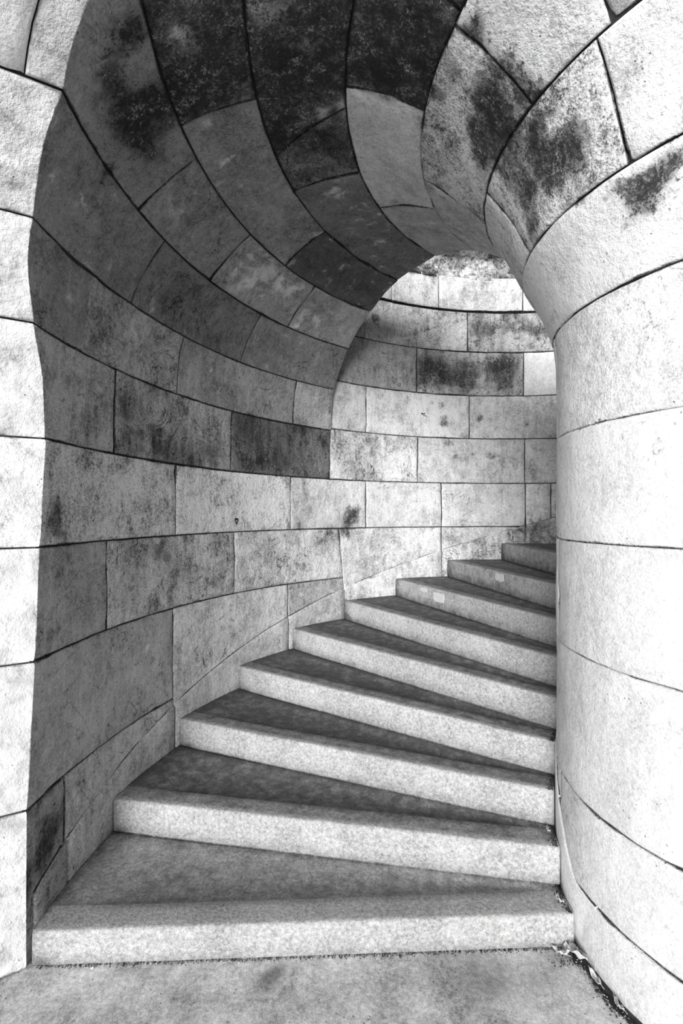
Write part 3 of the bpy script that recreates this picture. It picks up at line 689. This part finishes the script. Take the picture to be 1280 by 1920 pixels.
def write(parent, phi_l, h_base, dphi, dh, strokes, label, wdt):
    e = empty('handwriting'); e.parent = parent; e.location = W(17.5, phi_l, h_base)-parent.location; e['label'] = label
    for st in strokes:
        pts = [(phi_l-x*dphi, h_base+y*dh) for x, y in st]
        V = stroke(None, pts, 'pen_stroke', wdt); V.parent = e; V.location = V.location-W(17.5, phi_l, h_base)
K = [[(0, 1), (0, 0)], [(.5, 1), (.02, .5), (.55, 0)]]
def sh(ss, dx, s=1.0): return [[(x*s+dx, y*s) for x, y in st] for st in ss]
A_ = [[(.5, .6), (.15, .55), (.1, .1), (.45, .05), (.5, .6), (.6, 0)]]
M_ = [[(0, .05), (.05, .6), (.15, .45), (.3, .6), (.32, .1)], [(.32, .45), (.5, .6), (.55, .05)]]
E_ = [[(.05, .3), (.45, .35), (.4, .6), (.1, .5), (.05, .1), (.5, .08)]]
X_ = [[(.1, 1), (.1, .3)], [(.1, .08), (.12, 0)]]
write(wall_left, 107.53, 6.02, .245, .105*1.0, K+sh(A_, .6)+sh(M_, 1.3)+sh(E_, 2.0)+sh(X_, 2.75), 'small black handwritten word', .0032)
write(wall_left, 107.1, 5.93, .235, .07, [[(0, 0), (.3, .6), (.5, 0), (.8, .5)], [(1.1, .5), (1.1, 0), (1.4, 0)], [(1.8, .4), (2.0, 0), (2.3, .3), (2.6, 0), (2.9, .3)]], 'second tiny handwritten line', .0028)
hp = [(0, .55), (-.18, .85), (-.42, .8), (-.45, .5), (0, -.15), (.42, .5), (.36, .82), (.15, .85), (0, .55)]
write(wall_left, 147.95, -.45, .62, .27, [[(x+.0, y) for x, y in hp]], 'tiny heart drawn on a wall block', .0024)

# ---------------------------------------------------------------- litter at the foot of the newel
def leaf(p, L, wd, rz, tilt, curl, mat, label, name='dry_leaf'):
    V = []; F = []; n, m = 12, 6
    for i in range(n+1):
        t = i/n; w = wd*math.sin(PI*min(1, max(.001, t))**.8)**.8+.001
        for j in range(m+1):
            u = (j/m-.5)*2
            V.append(Vector(((t-.5)*L, u*w/2, curl*L*((t-.5)**2)*1.6+abs(u)*w*.35*(1+.5*math.sin(t*9))+.004*math.sin(t*14+u*3))))
    for i in range(n):
        for j in range(m): k = i*(m+1)+j; F.append((k, k+m+1, k+m+2, k+1))
    me = bpy.data.meshes.new('blade'); me.from_pydata([tuple(v) for v in V], [], F); me.update()
    me.polygons.foreach_set('use_smooth', [True]*len(me.polygons))
    o = empty(name); bl = link('blade', me, mat, o); sm = bl.modifiers.new('t', 'SOLIDIFY'); sm.thickness = .0012
    zmin = 0
    o.location = p; o.rotation_euler = (tilt, tilt*.3, rz)
    tag(o, label, 'leaf', group=None)
    st = bpy.data.meshes.new('stalk'); bm = bmesh.new()
    bmesh.ops.create_cone(bm, cap_ends=True, segments=6, radius1=.0012, radius2=.0008, depth=L*.3)
    bm.to_mesh(st); bm.free(); s = link('stalk', st, mat, o); s.location = (-L*.62, 0, curl*L*.4); s.rotation_euler = (0, PI/2, 0)
    return o
def fl(x, y, z=.0):   # pixel-measured spots were turned into metres on the floor once
    return Vector((x, y, z))
LEAVES = [((.872, 1.735), .095, .044, 1.87, .45, .5, 'pale crumpled dry leaf, largest one at the newel foot'),
          ((.848, 1.750), .050, .026, 1.0, -.6, .7, 'small pale curled leaf against the end of the lowest step'),
          ((.815, 1.748), .055, .014, 2.3, .3, .3, 'thin pale leaf sliver lying left of the largest leaf'),
          ((.898, 1.650), .060, .018, 1.75, -.3, .5, 'narrow dry leaf just in front of the largest leaf'),
          ((.882, 1.753), .040, .020, 1.7, .9, .6, 'upright leaf scrap wedged between newel and lowest step'),
          ((.925, 1.560), .055, .014, 1.65, .3, .4, 'narrow leaf in the dirt nearest the camera')]
for (x, y), L, wd, rz, ti, cu, lb in LEAVES: leaf(Vector((x, y, .014)), L, wd, rz, ti, cu, M['leaf'], lb)
# on the lower treads beside the newel
def tread_spot(phi, r, n, dz=.008): return W(r, phi, -EYE+H1+n)+Vector((0, 0, dz))
leaf(tread_spot(177.5, 4.62, 0), .05, .018, 1.8, .3, .5, M['leaf'], 'small leaf on the lowest tread beside the newel')
leaf(tread_spot(163, 4.60, 1), .045, .014, 1.4, .5, .5, M['leaf'], 'small leaf on the second tread beside the newel')

def grit(name, spots, mat, label):
    """many uncountable crumbs joined as one"""
    V = []; F = []
    for p, r in spots:
        b = len(V); k = 5
        a0 = random.random()*6
        for q in range(k): V.append(p+Vector((math.cos(a0+q*1.257)*r*random.uniform(.6, 1.3), math.sin(a0+q*1.257)*r*random.uniform(.6, 1.3), -r*.3)))
        V.append(p+Vector((random.uniform(-.3, .3)*r, random.uniform(-.3, .3)*r, r*random.uniform(.5, .9))))
        for q in range(k): F.append((b+q, b+(q+1) % k, b+k))
    o = mesh_from(name, V, F, mat, smooth=False, stain_and_light=False); tag(o, label, 'debris', kind='stuff'); return o
def soil_strip():
    V = []; F = []; n = 130; m = 5
    for i in range(n+1):
        ph = 179.5+64*i/n
        wdt = (.045 if ph < 187 else .022)+.02*max(-.6, noise.noise(Vector((ph*.35, 2, 0))))
        for j in range(m+1):
            t = j/m; p = W(4.32, ph, -EYE)+Vector((math.cos(R(ph)), math.sin(R(ph)), 0))*(wdt*t)
            p.z = .0075*(1-t)**1.2+.003*noise.noise(p*60)*(1-t)-.002*t; V.append(p)
    for i in range(n):
        for j in range(m): k = i*(m+1)+j; F.append((k, k+m+1, k+m+2, k+1))
    o = mesh_from('leaf_mould', V, F, M['soil'], stain_and_light=False); tag(o, 'dark strip of leaf mould lying round the newel foot', 'debris', kind='stuff')
    bm = bmesh.new(); bm.from_mesh(o.data); bmesh.ops.recalc_face_normals(bm, faces=bm.faces); bm.to_mesh(o.data); bm.free()
soil_strip()
sp = []; pale = []
t0 = Vector((math.sin(R(STEP0)), -math.cos(R(STEP0)), 0))
def along(r, off, phi=STEP0):     # point in front of a riser; off in metres out from it
    return W(r, phi, -EYE)-Vector((math.sin(R(phi)), -math.cos(R(phi)), 0))*off
for k in range(900):
    r = random.uniform(4.6, 17.35); o_ = abs(random.gauss(0, .007))
    sp.append((along(r, o_-.004)+Vector((0, 0, .001)), random.uniform(.001, .0032)))
for k in range(4200):            # dark mould strip round the newel's foot
    ph = random.uniform(178, 246); o_ = abs(random.gauss(0, .045 if ph < 188 else .016+.012*max(0, noise.noise(Vector((ph*.15, 0, 0))))))
    p = W(4.36, ph, -EYE)+Vector((math.cos(R(ph)), math.sin(R(ph)), 0))*o_
    sp.append((p+Vector((0, 0, .001)), random.choice((.0008, .0012, .002, .003))*random.uniform(.8, 1.4)))
for n in range(0, 6):            # crumbs in the corners of each tread
    ph0 = STEP0-DSTEP*n
    for k in range(260):
        ph = ph0-random.uniform(.5, DSTEP); o_ = abs(random.gauss(0, .014))
        sp.append((W(4.44+o_/U, ph, -EYE+H1+n)+Vector((0, 0, .001)), random.uniform(.001, .0035)))
    for k in range(160):
        r = random.uniform(4.6, 17.3); o_ = abs(random.gauss(0, .004))
        p = W(r, ph0-DSTEP, -EYE+H1+n)-Vector((math.sin(R(ph0-DSTEP)), -math.cos(R(ph0-DSTEP)), 0))*o_
        sp.append((p, random.uniform(.001, .0026)))
    for k in range(120):
        ph = ph0-random.uniform(.3, DSTEP); o_ = abs(random.gauss(0, .006))
        sp.append((W(RS-o_/U, ph, -EYE+H1+n), random.uniform(.001, .003)))
grit('grit', sp, M['twig'], 'dark grit and leaf mould gathered along the step joints and newel foot')
for k in range(70):
    r = random.uniform(4.6, 17.35); pale.append((along(r, random.uniform(0, .012))+Vector((0, 0, .001)), random.uniform(.001, .003)))
for k in range(90):
    ph = random.uniform(181, 240); pale.append((W(4.42+random.uniform(0, .03)/U, ph, -EYE)+Vector((0, 0, .006))+Vector((0, 0, .002)), random.uniform(.001, .003)))
pale.append((along(16.0, .012)+Vector((0, 0, .002)), .008)); pale.append((along(12.6, .01), .005)); pale.append((along(9.9, .008), .004))
grit('pale_grit', pale, M['pale'], 'pale crumbs of stone along the foot of the lowest step')
